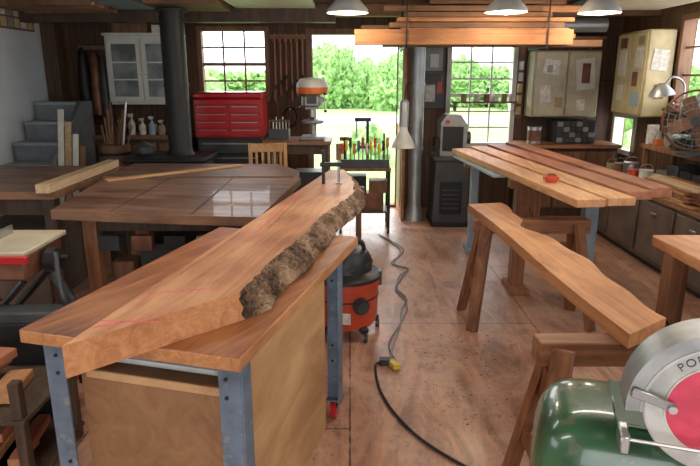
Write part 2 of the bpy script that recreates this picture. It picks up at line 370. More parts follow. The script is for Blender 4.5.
def live_slab():
    b=B('live_edge_slab'); zt,zb=.952,.8625
    Lf=[(-.715,1.343),(-.143,4.2)]
    Rt=[(-.345,1.72),(-.289,2.03),(-.205,2.33),(-.136,2.78),(-.05,3.05),(.01,3.28),(.03,3.6),(.0,3.9),(-.04,4.2)]
    N=260; pts=[]
    for i in range(N+1):
        t=i/N*(len(Rt)-1); k=min(int(t),len(Rt)-2); u=t-k
        u=u*u*(3-2*u)*.4+u*.6
        x=Rt[k][0]*(1-u)+Rt[k+1][0]*u; y=Rt[k][1]*(1-u)+Rt[k+1][1]*u
        pts.append((x,y))
    secs=[]; K=14
    for i,(x,y) in enumerate(pts):
        f=min(1,i/12+.2); row=[]
        for k in range(K):
            s=k/(K-1); z=zt+(zb-zt)*s
            bul=(.024*math.sin(s*math.pi*.75)+.045*s)*f
            n=noise.noise(Vector((x*9,y*9,z*14)))*.03+noise.noise(Vector((x*30,y*30,z*34)))*.018+noise.noise(Vector((x*80,y*80,z*80)))*.010
            e=1 if 0<k<K-1 else .5
            row.append(Vector((x+bul+n*e,y-(bul*.2),z)))
        secs.append(row)
    n=len(secs)
    lef=[]
    for i in range(n):
        u=i/(n-1); lef.append((Lf[0][0]*(1-u)+Lf[1][0]*u,Lf[0][1]*(1-u)+Lf[1][1]*u))
    top=[(r[0].x,r[0].y,zt) for r in secs]
    b.add(top+[(x,y,zt) for x,y in lef],[[i,i+1,n+i+1,n+i] for i in range(n-1)],M_slab)
    bot=[(r[-1].x,r[-1].y,zb) for r in secs]
    b.add(bot+[(x,y,zb) for x,y in lef],[[n+i,n+i+1,i+1,i] for i in range(n-1)],M_slab)
    b.add([(x,y,zt) for x,y in lef]+[(x,y,zb) for x,y in lef],[[i,i+1,n+i+1,n+i] for i in range(n-1)],M_slab)
    vs=[p for r in secs for p in r]
    b.add(vs,[[i*K+k,i*K+k+1,(i+1)*K+k+1,(i+1)*K+k] for i in range(n-1) for k in range(K-1)],M_bark,True)
    for idx in (0,n-1):
        r=secs[idx]; l=lef[idx]
        poly=[(p.x,p.y,p.z) for p in r]+[(l[0],l[1],zb),(l[0],l[1],zt)]
        b.add(poly,[list(range(len(poly)))],M_end)
    for p,q in(((-.685,1.455),(-.50,1.56)),((-.69,1.50),(-.52,1.49)),((-.64,1.70),(-.42,1.76)),((-.40,2.45),(-.28,3.4))):
        b.beam((p[0],p[1],zt+.0004),(q[0],q[1],zt+.0004),.004,.0008,M_chalk,bev=0)
    b.beam((-.36,2.5,zt+.0002),(-.29,3.1,zt+.0002),.003,.0006,M_dkwood,bev=0)
    return b.done()
live_slab()
b=B('bar_clamp')
b.bb(-.175,-.155,3.62,3.64,.70,1.16,M_black); b.bb(-.185,-.05,3.615,3.645,1.06,1.085,M_black); b.bb(-.185,-.08,3.615,3.645,.82,.855,M_black)
b.cyl((-.07,3.63,.953),(-.07,3.63,1.12),.008,M_metal); b.cyl((-.07,3.63,.953),(-.07,3.63,.96),.02,M_metal); b.cyl((-.07,3.63,1.1),(-.07,3.63,1.2),.016,M_hang)
b.done()
b=B('support_stand')
b.bb(-.2,.1,3.98,4.05,.80,.861,M_brown)
for x in(-.17,.06): b.bb(x-.02,x+.02,3.99,4.04,0,.80,M_brown)
b.bb(-.2,.1,3.9,4.13,0,.03,M_brown); b.done()

b=B('shop_vacuum',(-.03,3.55,0))
b.lathe([(.14,.07),(.19,.08),(.205,.12),(.212,.34),(.222,.345),(.222,.385),(.20,.40)],M_redpl,seg=40)
b.lathe([(.216,.375),(.228,.38),(.228,.40),(.21,.415),(.17,.43),(.165,.50),(.14,.545),(.06,.56)],M_blkpl,seg=40)
b.lathe([(.212,.26),(.214,.262),(.214,.27),(.212,.272)],M_blkpl,seg=40)
for a in range(5):
    t=a*2*math.pi/5+.3; x,y=.2*math.cos(t),.2*math.sin(t)
    b.beam((x*.8,y*.8,.09),(x*1.1,y*1.1,.07),.05,.03,M_blkpl); b.cyl((x*1.1-.012,y*1.1,.03),(x*1.1+.012,y*1.1,.03),.03,M_blkpl)
b.tube([(-.12,0,.52),(-.1,0,.60),(0,0,.615),(.1,0,.60),(.12,0,.52)],.014,M_blkpl)
b.cyl((.09,-.18,.25),(.10,-.225,.25),.05,M_blkpl,seg=24); b.cyl((.1,-.22,.25),(.11,-.25,.25),.035,M_dgrey,seg=24)
b.box((-.03,-.212,.17),(.13,.012,.07),M_paper,rot=(0,0,R(-8)))
for a in(-1,1): b.box((a*.215,0,.37),(.03,.07,.09),M_blkpl)
for k in range(8):
    t=k*math.pi/4+.2; b.box((.168*math.cos(t),.168*math.sin(t),.47),(.006,.06,.03),M_dgrey,rot=(0,0,t))
b.done()

# ------------------------------------------------------------- left tables
b=B('assembly_table')
b.prism([(-1.66,3.19),(-1.25,3.12),(-.9,3.07),(-.48,3.03),(-.36,4.28),(-1.8,4.28)],.83,.88,M_dtable,M_dtable2)
b.bb(-1.55,-.52,3.35,3.39,.72,.83,M_dkwood); b.bb(-1.55,-.52,4.15,4.19,.72,.83,M_dkwood)
for x,y in((-1.52,3.33),(-.58,3.33),(-1.52,4.13),(-.5,4.13)): b.bb(x-.04,x+.04,y,y+.08,0,.83,M_horse)
b.bb(-1.5,-.55,3.4,4.12,.25,.28,M_dkwood)
b.bb(-1.3,-.7,3.5,3.9,.28,.60,M_dgrey); b.bb(-1.46,-1.33,3.45,3.6,.28,.5,M_brown)
b.bb(-.86,-.848,3.1,4.27,.8805,.882,M_black,bev=0); b.bb(-1.32,-1.31,3.16,4.27,.8805,.8815,M_dkwood,bev=0)
for i in range(5): b.box((-1.4+i*.19,3.32,.66),(.12,.05,.09),[M_dgrey,M_hang,M_black,M_gmetal,M_brown][i])
b.done()
b=B('side_table')
b.prism([(-1.84,4.34),(-.42,4.34),(-.40,4.62),(-.62,4.98),(-1.84,5.02)],.83,.88,M_dtable,M_dtable2)
for x in(-1.76,-.62):
    for y in(4.42,4.85): b.bb(x-.035,x+.035,y-.035,y+.035,0,.83,M_dkwood)
b.bb(-1.76,-.62,4.4,4.43,.74,.83,M_dkwood)
b.done()
b=B('outfeed_table')
b.prism([(-2.95,3.78),(-1.93,3.78),(-1.9,4.95),(-2.95,4.95)],.82,.87,M_dtable,M_dtable2)
for x in(-2.85,-2.0):
    for y in(3.87,4.85): b.bb(x-.04,x+.04,y-.04,y+.04,0,.82,M_dkwood)
b.bb(-2.85,-2.0,3.85,3.88,.70,.82,M_dkwood); b.bb(-2.7,-2.15,4.0,4.6,.0,.55,M_brg)
b.done()
b=B('pine_plank'); b.beam((-1.97,3.72,.9),(-1.97,4.9,.9),.09,.058,M_pale); b.done()
b=B('pine_board'); b.beam((-1.72,4.12,.8885),(-.9,4.85,.8885),.06,.016,M_ply); b.done()
b=B('portable_table_saw')
b.bb(-2.2,-1.5,2.6,3.02,.79,.815,M_cream,bev=.006); b.bb(-2.15,-1.52,2.63,3.0,.66,.79,M_hang,bev=.015)
b.bb(-1.75,-1.74,2.7,2.95,.815,.86,M_metal,bev=.001); b.bb(-2.2,-1.48,2.57,2.6,.765,.8,M_red)
b.cyl((-1.5,2.8,.72),(-1.45,2.8,.72),.06,M_blkpl); b.cyl((-1.46,2.83,.72),(-1.41,2.83,.72),.014,M_blkpl)
for y in(2.64,2.97):
    b.tube([(-2.1,y,.66),(-1.5,y,.0+.02)],.018,M_red,smooth=False); b.tube([(-1.55,y+.01,.66),(-2.15,y+.01,.02)],.018,M_blkpl,smooth=False)
    b.cyl((-1.82,y-.02,.35),(-1.82,y+.03,.35),.025,M_metal)
b.tube([(-1.5,2.64,.02),(-1.5,2.97,.02)],.018,M_red,smooth=False); b.tube([(-2.15,2.64,.02),(-2.15,2.97,.02)],.018,M_blkpl,smooth=False)
b.tube([(-1.46,2.75,.66),(-1.36,2.7,.5),(-1.5,2.66,.3),(-1.6,2.6,.12),(-1.75,2.6,.03)],.024,M_blkpl)
b.tube([(-1.42,2.72,.78),(-1.38,2.66,.6),(-1.33,2.66,.35),(-1.36,2.7,.1)],.013,M_dgrey)
b.done()
b=B('lumber_offcut_rack')
b.bb(-1.75,-1.22,1.95,2.40,.05,.07,M_dkwood); b.bb(-1.75,-1.22,1.95,2.40,.33,.35,M_dkwood)
for x in(-1.73,-1.25):
    for y in(1.98,2.38): b.bb(x-.02,x+.02,y-.02,y+.02,0,.5,M_dkwood)
for i in range(18):
    x=-1.68+random.random()*.36; z=.075+.05*(i%4) if i<9 else .352+.045*(i%4); l=random.uniform(.2,.36)
    b.box((x,2.14+random.uniform(-.04,.05),z+.02),(random.uniform(.04,.1),l,.038),random.choice([M_card,M_red2,M_horse,M_brown,M_red2,M_red1]),rot=(0,0,random.uniform(-.15,.15)))
b.done()
b=B('machine_base_cabinet')
b.bb(-1.9,-1.32,2.45,2.56,.0,.58,M_dgrey,bev=.01); b.bb(-1.86,-1.36,2.435,2.45,.06,.27,M_black); b.bb(-1.86,-1.36,2.435,2.45,.31,.53,M_black)
b.done()

# ------------------------------------------------------------- back-left
b=B('staircase')
for i in range(7):
    z=.19*(i+1); y=5.0+.25*i
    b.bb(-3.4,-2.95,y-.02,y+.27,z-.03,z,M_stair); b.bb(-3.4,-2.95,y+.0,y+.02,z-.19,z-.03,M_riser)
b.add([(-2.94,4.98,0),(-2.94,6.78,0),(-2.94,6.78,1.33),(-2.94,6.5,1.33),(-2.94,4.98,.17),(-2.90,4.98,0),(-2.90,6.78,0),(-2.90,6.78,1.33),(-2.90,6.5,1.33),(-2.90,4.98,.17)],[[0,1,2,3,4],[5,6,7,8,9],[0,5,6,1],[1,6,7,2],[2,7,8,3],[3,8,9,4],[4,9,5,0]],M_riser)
b.done()
b=B('photo_board'); b.bb(-3.445,-3.42,5.95,6.75,2.06,2.42,M_brown)
for i in range(6):
    for j in range(3): b.bb(-3.42,-3.414,5.98+i*.125,6.08+i*.125,2.08+j*.11,2.17+j*.11,random.choice([M_paper,M_gmetal,M_gblue,M_beige,M_pale]),bev=0)
b.done()
b=B('wood_stove',(-1.78,5.9,0))
b.bb(-.36,.36,-.27,.27,.22,.80,M_black,bev=.03,seg=3); b.bb(-.40,.40,-.31,.31,.80,.84,M_black,bev=.012)
for x in(-.3,.3):
    for y in(-.2,.2): b.lathe([(.03,0),(.02,.1),(.035,.23)],M_black,(x,y,0),seg=10)
b.bb(-.2,.2,-.295,-.268,.32,.68,M_dgrey,bev=.01); b.lathe([(.015,0),(.015,.05)],M_metal,(.16,-.29,.5),(R(90),0,0),seg=10); b.bb(-.3,.3,-.35,-.27,.22,.25,M_black)
b.lathe([(.14,.84),(.12,.88),(.115,.9),(.115,1.5),(.122,1.5),(.122,1.53),(.115,1.53),(.115,2.1),(.122,2.1),(.122,2.13),(.115,2.13),(.115,2.21)],M_black,(.08,.05,0),seg=28)
b.lathe([(.15,2.19),(.15,2.21)],M_black,(.08,.05,0),seg=28)
b.tube([(-.35,-.33,.76),(.35,-.33,.76)],.012,M_metal,smooth=False)
b.lathe([(.07,.84),(.10,.87),(.10,.93),(.04,.96),(.015,.98)],M_dgrey,(-.25,-.05,0),seg=20)
b.done()
b=B('glass_door_cabinet')
x0,x1,z0,z1=-2.78,-1.95,1.28,2.04
b.bb(x0,x1,7.0,7.28,z0,z1,M_white,bev=.004)
for i in range(2):
    a=x0+.03+i*.39; c=a+.375
    b.bb(a,c,6.975,7.0,z0+.03,z1-.03,M_white); b.bb(a+.05,c-.05,6.97,6.974,z0+.09,z1-.09,M_glassd,bev=0)
    for k in range(1,3): z=z0+.09+k*.19; b.bb(a+.05,c-.05,6.965,6.971,z-.008,z+.008,M_white,bev=0)
    b.cyl((c-.025 if i==0 else a+.025,6.975,1.62),(c-.025 if i==0 else a+.025,6.955,1.62),.01,M_metal)
b.bb(x0-.02,x1+.02,6.98,7.28,z1,z1+.03,M_white)
b.bb(-2.7,-2.3,7.05,7.25,2.07,2.2,M_brown); b.bb(-2.25,-2.05,7.05,7.25,2.07,2.16,M_paper)
b.done()
b=B('counter_cabinet'); b.bb(-2.88,-1.82,6.72,7.28,0,.91,M_dkwood); b.bb(-2.9,-1.8,6.69,7.28,.91,.95,M_dtable2)
for i in range(3): b.bb(-2.84+i*.34,-2.54+i*.34,6.705,6.72,.1,.62,M_brown); b.bb(-2.84+i*.34,-2.54+i*.34,6.705,6.72,.66,.87,M_brown); b.cyl((-2.69+i*.34,6.705,.77),(-2.69+i*.34,6.68,.77),.014,M_metal)
b.done()
for i,(x,m,h) in enumerate([(-2.62,M_hang,.8),(-2.5,M_white,1.15),(-2.38,M_paper,.9),(-2.27,M_gblue,1),(-2.16,M_beige,.8),(-2.05,M_white,.7)]):
    b=B('spray_bottle',(x,6.85,.95)); b.lathe([(.036,0),(.04,.02),(.04,.11*h),(.015,.15*h),(.015,.18*h)],m,seg=16); b.bb(-.02,.02,-.05,.02,.175*h,.205*h,M_white); b.bb(-.008,.008,-.045,-.03,.18*h-.04,.18*h,M_hang); b.done()
b=B('stacked_jars')
for i in range(12):
    x=-2.75+i*.07; b.lathe([(.028,0),(.03,.06),(.02,.07),(.024,.07),(.024,.09)],[M_glassd,M_hang,M_paper,M_black][i%4],(x,7.15,.951),seg=12)
b.done()
b=B('leaning_boards')
for i in range(4): b.beam((-2.84+i*.07,5.6,0.01),(-2.86+i*.06,5.95,1.28-.12*i),.055,.02,[M_white,M_pale,M_white,M_brown][i])
b.done()
b=B('wooden_barrel',(-2.48,6.25,0)); b.lathe([(.15,0),(.18,.25),(.19,.45),(.18,.68),(.15,.9)],M_brown,seg=20)
for z in(.12,.34,.58,.8): b.lathe([(.186 if .3<z<.6 else .178,z),(.19 if .3<z<.6 else .18,z+.03)],M_black,seg=20)
for i in range(9): b.beam((-.08+i*.02,0,.7),(-.14+i*.04,.05,1.1+.08*(i%4)),.022,.02,random.choice([M_brown,M_hang,M_dkwood,M_metal]))
b.done()
b=B('hanging_coats'); b.bb(-3.2,-2.84,7.26,7.29,1.9,1.95,M_brown)
for i,(x,m) in enumerate([(-3.12,M_black),(-2.98,M_hang),(-2.88,M_dgrey)]):
    b.lathe([(.09,0),(.10,.1),(.08,.5),(.05,.68),(.015,.72)],m,(x,7.17,1.2-.05*i),seg=14,sc=(.75,.8,1))
b.done()
b=B('floor_drill_press',(-2.98,4.6,0))
b.lathe([(.17,0),(.17,.04),(.05,.07)],M_dgrey,seg=24) if False else b.bb(-.15,.15,-.15,.15,0,.04,M_dgrey)
b.done() if False else None
b=B('rolling_tool_chest',(-1.345,6.85,0))
b.bb(-.36,.36,-.23,.25,.12,.93,M_blkpl,bev=.01); 
for k,(z0,z1) in enumerate([(.16,.42),(.44,.62),(.64,.74),(.76,.90)]): b.bb(-.34,.34,-.25,-.225,z0,z1,M_dgrey,bev=.006); b.bb(-.30,.30,-.262,-.25,z1-.035,z1-.02,M_metal)
for x in(-.3,.3):
    for y in(-.15,.18): b.cyl((x-.02,y,.06),(x+.02,y,.06),.06,M_blkpl); b.bb(x-.03,x+.03,y-.03,y+.03,.1,.13,M_metal)
b.bb(-.375,.375,-.24,.24,.94,1.36,M_red,bev=.01); b.bb(-.38,.38,-.245,.245,1.36,1.43,M_red,bev=.02)
for k in range(4): z=.96+k*.085; b.bb(-.355,.005,-.255,-.238,z,z+.075,M_red,bev=.005); b.bb(.015,.355,-.255,-.238,z,z+.075,M_red,bev=.005); b.bb(-.33,-.02,-.264,-.255,z+.055,z+.066,M_metal); b.bb(.04,.33,-.264,-.255,z+.055,z+.066,M_metal)
b.bb(-.355,.355,-.255,-.238,1.30,1.35,M_red,bev=.005)
b.bb(-.36,.36,-.24,.24,.925,.942,M_blkpl)
b.done()
b=B('machine_table')
b.bb(-.92,-.2,6.2,6.75,.90,.94,M_dtable2); b.bb(-.88,-.24,6.23,6.26,.8,.9,M_dkwood)
for x in(-.86,-.26):
    for y in(6.26,6.7): b.bb(x-.035,x+.035,y-.035,y+.035,0,.9,M_dkwood)
b.bb(-.88,-.24,6.26,6.72,.25,.28,M_dkwood); b.bb(-.6,-.3,6.3,6.6,.28,.6,M_dgrey); b.bb(-.8,-.64,6.3,6.6,.28,.5,M_card)
b.done()
b=B('tool_caddy',(-.76,6.5,.941)); b.bb(-.12,.1,-.08,.08,0,.1,M_dgrey); b.bb(-.12,-.11,-.02,.02,.1,.2,M_hang); b.bb(.09,.1,-.02,.02,.1,.2,M_hang); b.cyl((-.11,0,.19),(.1,0,.19),.01,M_hang)
for i in range(5): b.cyl((-.08+i*.035,.03,.1),(-.08+i*.035,.03,.2+.03*(i%2)),.007,M_metal,seg=8)
b.done()
b=B('bench_drill_press',(-.40,6.45,.941))
b.bb(-.13,.13,-.18,.16,0,.035,M_gmetal,bev=.01); b.cyl((0,.1,.03),(0,.1,.5),.032,M_metal); b.lathe([(.11,.0),(.12,.01),(.12,.03),(.05,.05)],M_gmetal,(0,-.04,.17),seg=24); b.bb(-.04,.04,-.02,.12,.15,.2,M_gmetal)
b.bb(-.11,.11,-.16,.14,.32,.49,M_gmetal,bev=.04,seg=3); b.lathe([(.13,.47),(.165,.48),(.17,.52),(.17,.545)],M_orange,(0,0,0),seg=32,sc=(1,1.2,1)); b.lathe([(.17,.545),(.165,.585),(.13,.63),(.04,.645)],M_white,(0,0,0),seg=32,sc=(1,1.2,1))
b.cyl((0,-.09,.24),(0,-.09,.34),.025,M_metal); b.lathe([(.012,.19),(.022,.22),(.022,.25)],M_dgrey,(0,-.09,0),seg=14)
b.cyl((.09,-.08,.42),(.13,-.08,.42),.02,M_metal); b.bb(-.05,.05,-.168,-.158,.38,.45,M_blkpl)
for k in range(3):
    a=k*2.09+.5; b.tube([(.125,-.08,.42),(.14,-.08+.12*math.cos(a),.42+.12*math.sin(a))],.006,M_metal,smooth=False); b.lathe([(.014,-.014),(.018,0),(.014,.014)],M_blkpl,(.14,-.08+.12*math.cos(a),.42+.12*math.sin(a)),seg=10)
b.done()
# wooden chair between the red chest and the machine table
b=B('wooden_chair',(-.80,5.75,0),R(8))
for x in(-.18,.18):
    b.beam((x,.17,0),(x*.95,.20,.95),.035,.035,M_ply); b.beam((x,-.18,0),(x,-.17,.43),.035,.035,M_ply)
    b.bb(x-.01,x+.01,-.16,.16,.2,.23,M_ply)
b.bb(-.2,.2,-.21,.19,.43,.455,M_ply,bev=.01); b.bb(-.17,.17,.188,.205,.86,.95,M_ply,bev=.006); b.bb(-.17,.17,.185,.2,.62,.66,M_ply)
for i in range(5): b.bb(-.125+i*.06,-.1+i*.06,.188,.2,.66,.86,M_ply)
b.bb(-.17,.17,-.185,-.17,.25,.28,M_ply)
b.done()
b=B('hanging_bar_clamps'); b.bb(-.94,-.52,7.24,7.29,2.02,2.07,M_horseX)
for i in range(6): x=-.88+i*.065; l=.75-.07*(i%3); b.bb(x-.01,x+.01,7.22,7.24,2.05-l,2.08,M_horse); b.bb(x-.018,x+.018,7.17,7.24,1.98,2.03,M_hang); b.bb(x-.015,x+.015,7.18,7.24,2.05-l*.8,2.1-l*.8,M_black); b.cyl((x,7.18,2.03-l*.8),(x,7.18,1.92-l*.8),.014,M_hang)
b.done()
b=B('hanging_hand_tools'); b.bb(2.0,2.07,7.26,7.29,1.1,1.95,M_brown)
for i in range(6): z=1.9-i*.13; b.bb(2.0,2.05,7.22,7.26,z-.1,z,random.choice([M_hang,M_metal,M_pale])) 
b.done()
b=B('hanging_power_cords')
for (x,z,r,m) in((-.72,1.12,.07,M_black),(-.60,1.16,.06,M_hang)):
    for k in range(4): b.tube([(x+(r+.004*k)*math.cos(t*math.pi/10),7.25-.012*k,z+(r*1.5+.004*k)*math.sin(t*math.pi/10)) for t in range(21)],.006,m,seg=6,smooth=False)
    b.cyl((x,7.299,z+r*1.4),(x,7.2,z+r*1.4),.008,M_metal)
b.done()
b=B('tool_cart',(.15,6.15,0))
b.bb(-.27,.27,-.17,.17,.66,.69,M_brown); b.bb(-.27,.27,-.17,.17,.22,.24,M_dgrey)
for x in(-.25,.25):
    for y in(-.15,.15): b.bb(x-.015,x+.015,y-.015,y+.015,.06,.68,M_black); b.cyl((x-.012,y,.032),(x+.012,y,.032),.032,M_blkpl)
b.bb(-.25,.25,-.17,-.14,.69,.78,M_dgrey); b.bb(-.2,.2,-.1,.1,.24,.42,M_hang); b.bb(-.24,.02,-.12,.1,.42,.6,M_black); b.bb(.05,.24,-.1,.08,.42,.55,M_brown)
cols=[M_redpl,M_yel,M_blkpl,M_orange,M_blue,M_redpl,M_white,M_yel]
for i in range(12):
    x=-.23+i*.042; h=.83+.03*(i%3); b.cyl((x,-.12,.7),(x,-.12,h),.006,M_metal,seg=8); b.lathe([(.010,0),(.016,.02),(.014,.07),(.016,.1),(.008,.11)],cols[i%8],(x,-.12,h),seg=10)
b.bb(.02,.05,.1,.13,.69,1.18,M_black); b.bb(-.1,.07,.09,.12,1.14,1.18,M_black); b.bb(-.06,.07,.09,.12,.86,.89,M_black); b.cyl((-.08,.105,.98),(-.08,.105,1.16),.008,M_metal)
b.bb(.2,.22,.1,.13,.69,1.02,M_hang); b.bb(-.22,-.19,.1,.13,.69,.98,M_black); b.bb(-.26,-.16,.1,.12,.94,.98,M_hang)
b.done()
b=B('dust_duct')
b.lathe([(.12,0),(.115,.03),(.085,.16),(.078,.2),(.078,.8),(.086,.8),(.086,.83),(.078,.83),(.078,1.5),(.086,1.5),(.086,1.53),(.078,1.53),(.078,2.0)],M_galv,(.735,6.62,0),seg=24)
b.done()
b=B('ceiling_duct')
b.tube([(.735,6.62,2.001),(.735,6.62,2.06),(.78,6.66,2.11),(.95,6.7,2.13),(1.8,6.7,2.13),(2.75,6.7,2.13)],.075,M_galv,seg=20)
b.done()
b=B('work_lamp'); b.lathe([(.13,0),(.12,.03),(.05,.17),(.035,.24)],M_white,(.57,6.35,.86),seg=28); b.tube([(.57,6.35,1.1),(.57,6.35,1.3),(.60,6.45,1.5),(.65,6.54,1.52)],.008,M_black); b.lathe([(.05,0),(.05,.25),(.03,.28)],M_galv,(.57,6.35,1.08),seg=16)
b.done()
b=B('disc_sander_machine',(1.09,6.5,0))
b.bb(-.2,.2,-.24,.24,0,.06,M_black,bev=.01)
b.xprism([(-.19,.06),(.19,.06),(.17,.72),(-.17,.72)],-.22,.22,M_dgrey)
b.bb(-.12,.12,-.228,-.22,.14,.5,M_black); b.bb(-.2,.2,-.25,.22,.72,.77,M_dgrey,bev=.01)
b.xprism([(-.12,.77),(.16,.77),(.16,1.1),(.09,1.2),(-.06,1.2),(-.12,1.12)],-.14,.16,M_gmetal)
b.bb(-.1,.12,-.152,-.139,.82,1.08,M_black); b.cyl((.16,0,.95),(.22,0,.95),.07,M_dgrey); b.bb(-.17,-.12,-.1,.1,.85,.95,M_black)
b.cyl((-.05,-.14,1.13),(-.05,-.17,1.13),.02,M_red)
for k in range(5): b.bb(-.09,.09,-.233,-.227,.2+k*.05,.215+k*.05,M_dgrey,bev=0)
b.done()
b=B('notice_board'); b.bb(.84,1.13,7.27,7.295,1.22,1.95,M_dgrey); b.bb(.87,1.1,7.262,7.27,1.66,1.92,M_gmetal); b.bb(.9,1.02,7.26,7.27,1.3,1.5,M_paper); b.bb(1.04,1.1,7.26,7.27,1.4,1.6,M_redpl); b.bb(.9,1.09,7.258,7.27,1.53,1.62,M_blkpl); b.bb(.95,1.05,7.255,7.263,1.7,1.85,M_white,bev=0); b.done()
b=B('cup_shelf'); b.bb(1.22,1.97,7.1,7.27,1.29,1.31,M_brown); b.bb(1.24,1.26,7.12,7.27,1.2,1.29,M_brown); b.bb(1.94,1.96,7.12,7.27,1.2,1.29,M_brown); b.done()
for i,(x,m) in enumerate([(1.35,M_beige),(1.5,M_paper),(1.62,M_hang),(1.72,M_white),(1.83,M_beige),(1.92,M_paper)]):
    b=B('tin_can',(x,7.18,1.311)); b.lathe([(.035,0),(.035,.08),(.037,.08),(.037,.085),(.03,.085),(.03,.07)],m,seg=16); b.done()
b=B('hanging_cabinet'); x0,x1,z0,z1=2.1,2.86,1.14,1.88
b.bb(x0,x1,6.98,7.28,z0,z1,M_cream,bev=.008)
for a,c in((x0+.01,2.475),(2.485,x1-.01)): b.bb(a,c,6.955,6.98,z0+.01,z1-.01,M_cream,bev=.01)
b.bb(2.44,2.45,6.935,6.955,1.4,1.55,M_metal); b.bb(2.51,2.52,6.935,6.955,1.4,1.55,M_metal)
b.box((2.29,6.95,1.7),(.18,.006,.16),M_paper,rot=(0,.1,0),bev=0); b.bb(2.24,2.3,6.94,6.945,1.64,1.72,M_gmetal,bev=0); b.box((2.68,6.95,1.62),(.21,.006,.34),M_white,rot=(0,-.12,0),bev=0); b.bb(2.64,2.73,6.94,6.946,1.52,1.74,M_hang,bev=0); b.box((2.24,6.95,1.4),(.12,.006,.2),M_paper,rot=(0,-.1,0),bev=0); b.bb(2.6,2.7,6.945,6.953,1.22,1.34,M_paper,bev=0); b.bb(2.36,2.44,6.945,6.953,1.25,1.36,M_beige,bev=0)
b.done()
b=B('upper_storage_shelf'); b.bb(2.1,2.86,6.9,7.28,2.0,2.025,M_timber)
b.bb(2.12,2.16,7.2,7.28,1.9,2.0,M_brown); b.bb(2.78,2.82,7.2,7.28,1.9,2.0,M_brown)
b.done()
b=B('tool_counter'); b.bb(1.98,3.1,6.75,7.28,.80,.84,M_horseX); b.bb(2.0,3.08,6.8,7.28,0,.80,M_dkwood)
for i in range(3): b.bb(2.03+i*.35,2.35+i*.35,6.785,6.8,.1,.76,M_brown); b.cyl((2.3+i*.35,6.785,.5),(2.3+i*.35,6.76,.5),.012,M_metal)
b.done()
b=B('small_parts_organizer'); b.bb(2.38,2.84,6.9,7.2,.842,1.1,M_blkpl)
for i in range(6):
    for j in range(4): b.bb(2.395+i*.073,2.46+i*.073,6.885,6.9,.855+j*.061,.908+j*.061,M_dgrey if (i+j)%3 else M_gmetal,bev=.002)
b.done()
b=B('paint_can',(2.15,6.95,.842)); b.lathe([(.08,0),(.08,.18),(.084,.18),(.084,.19),(.07,.19)],M_metal,seg=24); b.lathe([(.081,.03),(.081,.15)],M_hang,seg=24); b.done()
b=B('metal_locker_cabinet')
b.bb(2.9,3.17,6.0,6.66,1.2,2.04,M_cream2,bev=.012)
for a in(6.01,6.34): b.bb(2.882,2.9,a,a+.31,1.22,2.02,M_cream2,bev=.008)
b.bb(2.872,2.882,6.3,6.32,1.55,1.7,M_metal)
for (y0,z0,w,h,m) in((6.04,1.68,.16,.2,M_paper),(6.12,1.5,.1,.14,M_hang),(6.4,1.6,.16,.26,M_white),(6.05,1.3,.16,.14,M_gblue),(6.42,1.35,.12,.16,M_white),(6.42,1.88,.14,.1,M_hang),(6.06,1.9,.1,.08,M_beige)): b.bb(2.874,2.882,y0,y0+w,z0,z0+h,m,bev=0)
b.box((3.03,5.995,1.75),(.16,.006,.2),M_paper,rot=(0,.1,0),bev=0); b.box((3.05,5.995,1.45),(.1,.006,.14),M_hang,bev=0)
b.done()

# ------------------------------------------------------------- right side cabinets
b=B('base_cabinets')
b.bb(2.55,3.17,3.3,6.25,.06,.60,M_brg); b.bb(2.6,3.17,3.3,6.25,0,.06,M_black); b.bb(2.52,3.17,3.28,6.27,.60,.63,M_dtable2)
for i in range(5):
    y=3.34+i*.58; b.bb(2.53,2.55,y,y+.54,.1,.57,M_brg,bev=.006); b.bb(2.515,2.53,y+.24,y+.32,.48,.5,M_metal)
b.done()
b=B('parts_bench')
b.bb(2.82,3.17,3.3,5.75,.93,.97,M_horse)
for y in(3.35,4.5,5.7): b.bb(2.84,2.88,y,y+.04,.632,.93,M_horse); b.bb(3.12,3.16,y,y+.04,.632,.93,M_horse)
b.done()
b=B('parts_bins')
for i in range(11):
    y=3.47+i*.2; h=random.uniform(.1,.24); b.box((3.0,y,.634+h/2),(.2,.17,h),random.choice([M_black,M_brown,M_hang,M_dgrey,M_card,M_gmetal,M_redpl]))
b.done()
b=B('lumber_stack')
for i in range(7):
    for j in range(3): b.box((2.58+.075*j+random.uniform(-.01,.01),4.7+random.uniform(-.08,.08),.6415+i*.021),(.07,.7,.018),random.choice([M_pale,M_red1,M_horse,M_ply,M_red2]))
b.done()
for i,(x,y,r,h,m) in enumerate([(2.68,5.3,.06,.14,M_white),(2.64,5.46,.05,.12,M_redpl),(2.7,5.64,.07,.16,M_metal),(2.66,5.8,.05,.13,M_hang),(2.68,3.6,.09,.2,M_white),(2.7,4.15,.07,.15,M_gblue),(2.66,5.97,.05,.1,M_beige)]):
    b=B('paint_can',(x,y,.631)); b.lathe([(r,0),(r,h),(r*1.05,h),(r*1.05,h+.01),(r*.9,h+.01)],m,seg=20); b.tube([(-r,0,h*.8),(-r*.7,0,h+.05),(r*.7,0,h+.05),(r,0,h*.8)],.003,M_metal); b.done()
b=B('bench_clutter')
for i in range(44):
    y=3.36+i*.053; h=random.uniform(.05,.21); m=random.choice([M_redpl,M_blkpl,M_brown,M_hang,M_card,M_paper,M_orange,M_gmetal,M_green,M_dgrey,M_black,M_hang])
    if 4.62<y<5.5: continue
    if i%3==0: b.lathe([(.035,0),(.037,h*.7),(.02,h),(.02,h+.03)],m,(2.9+.1*(i%2),y,.971),seg=14)
    else: b.box((2.93+.09*(i%3),y,.972+h/2),(.12,.05,h),m,rot=(0,0,random.uniform(-.3,.3)))
for i in range(4): b.box((2.9+.08*(i%3),5.56+i*.05,1.0+.02*i),(.1,.04,.06+.04*i),[M_orange,M_black,M_hang,M_paper][i])
b.done()
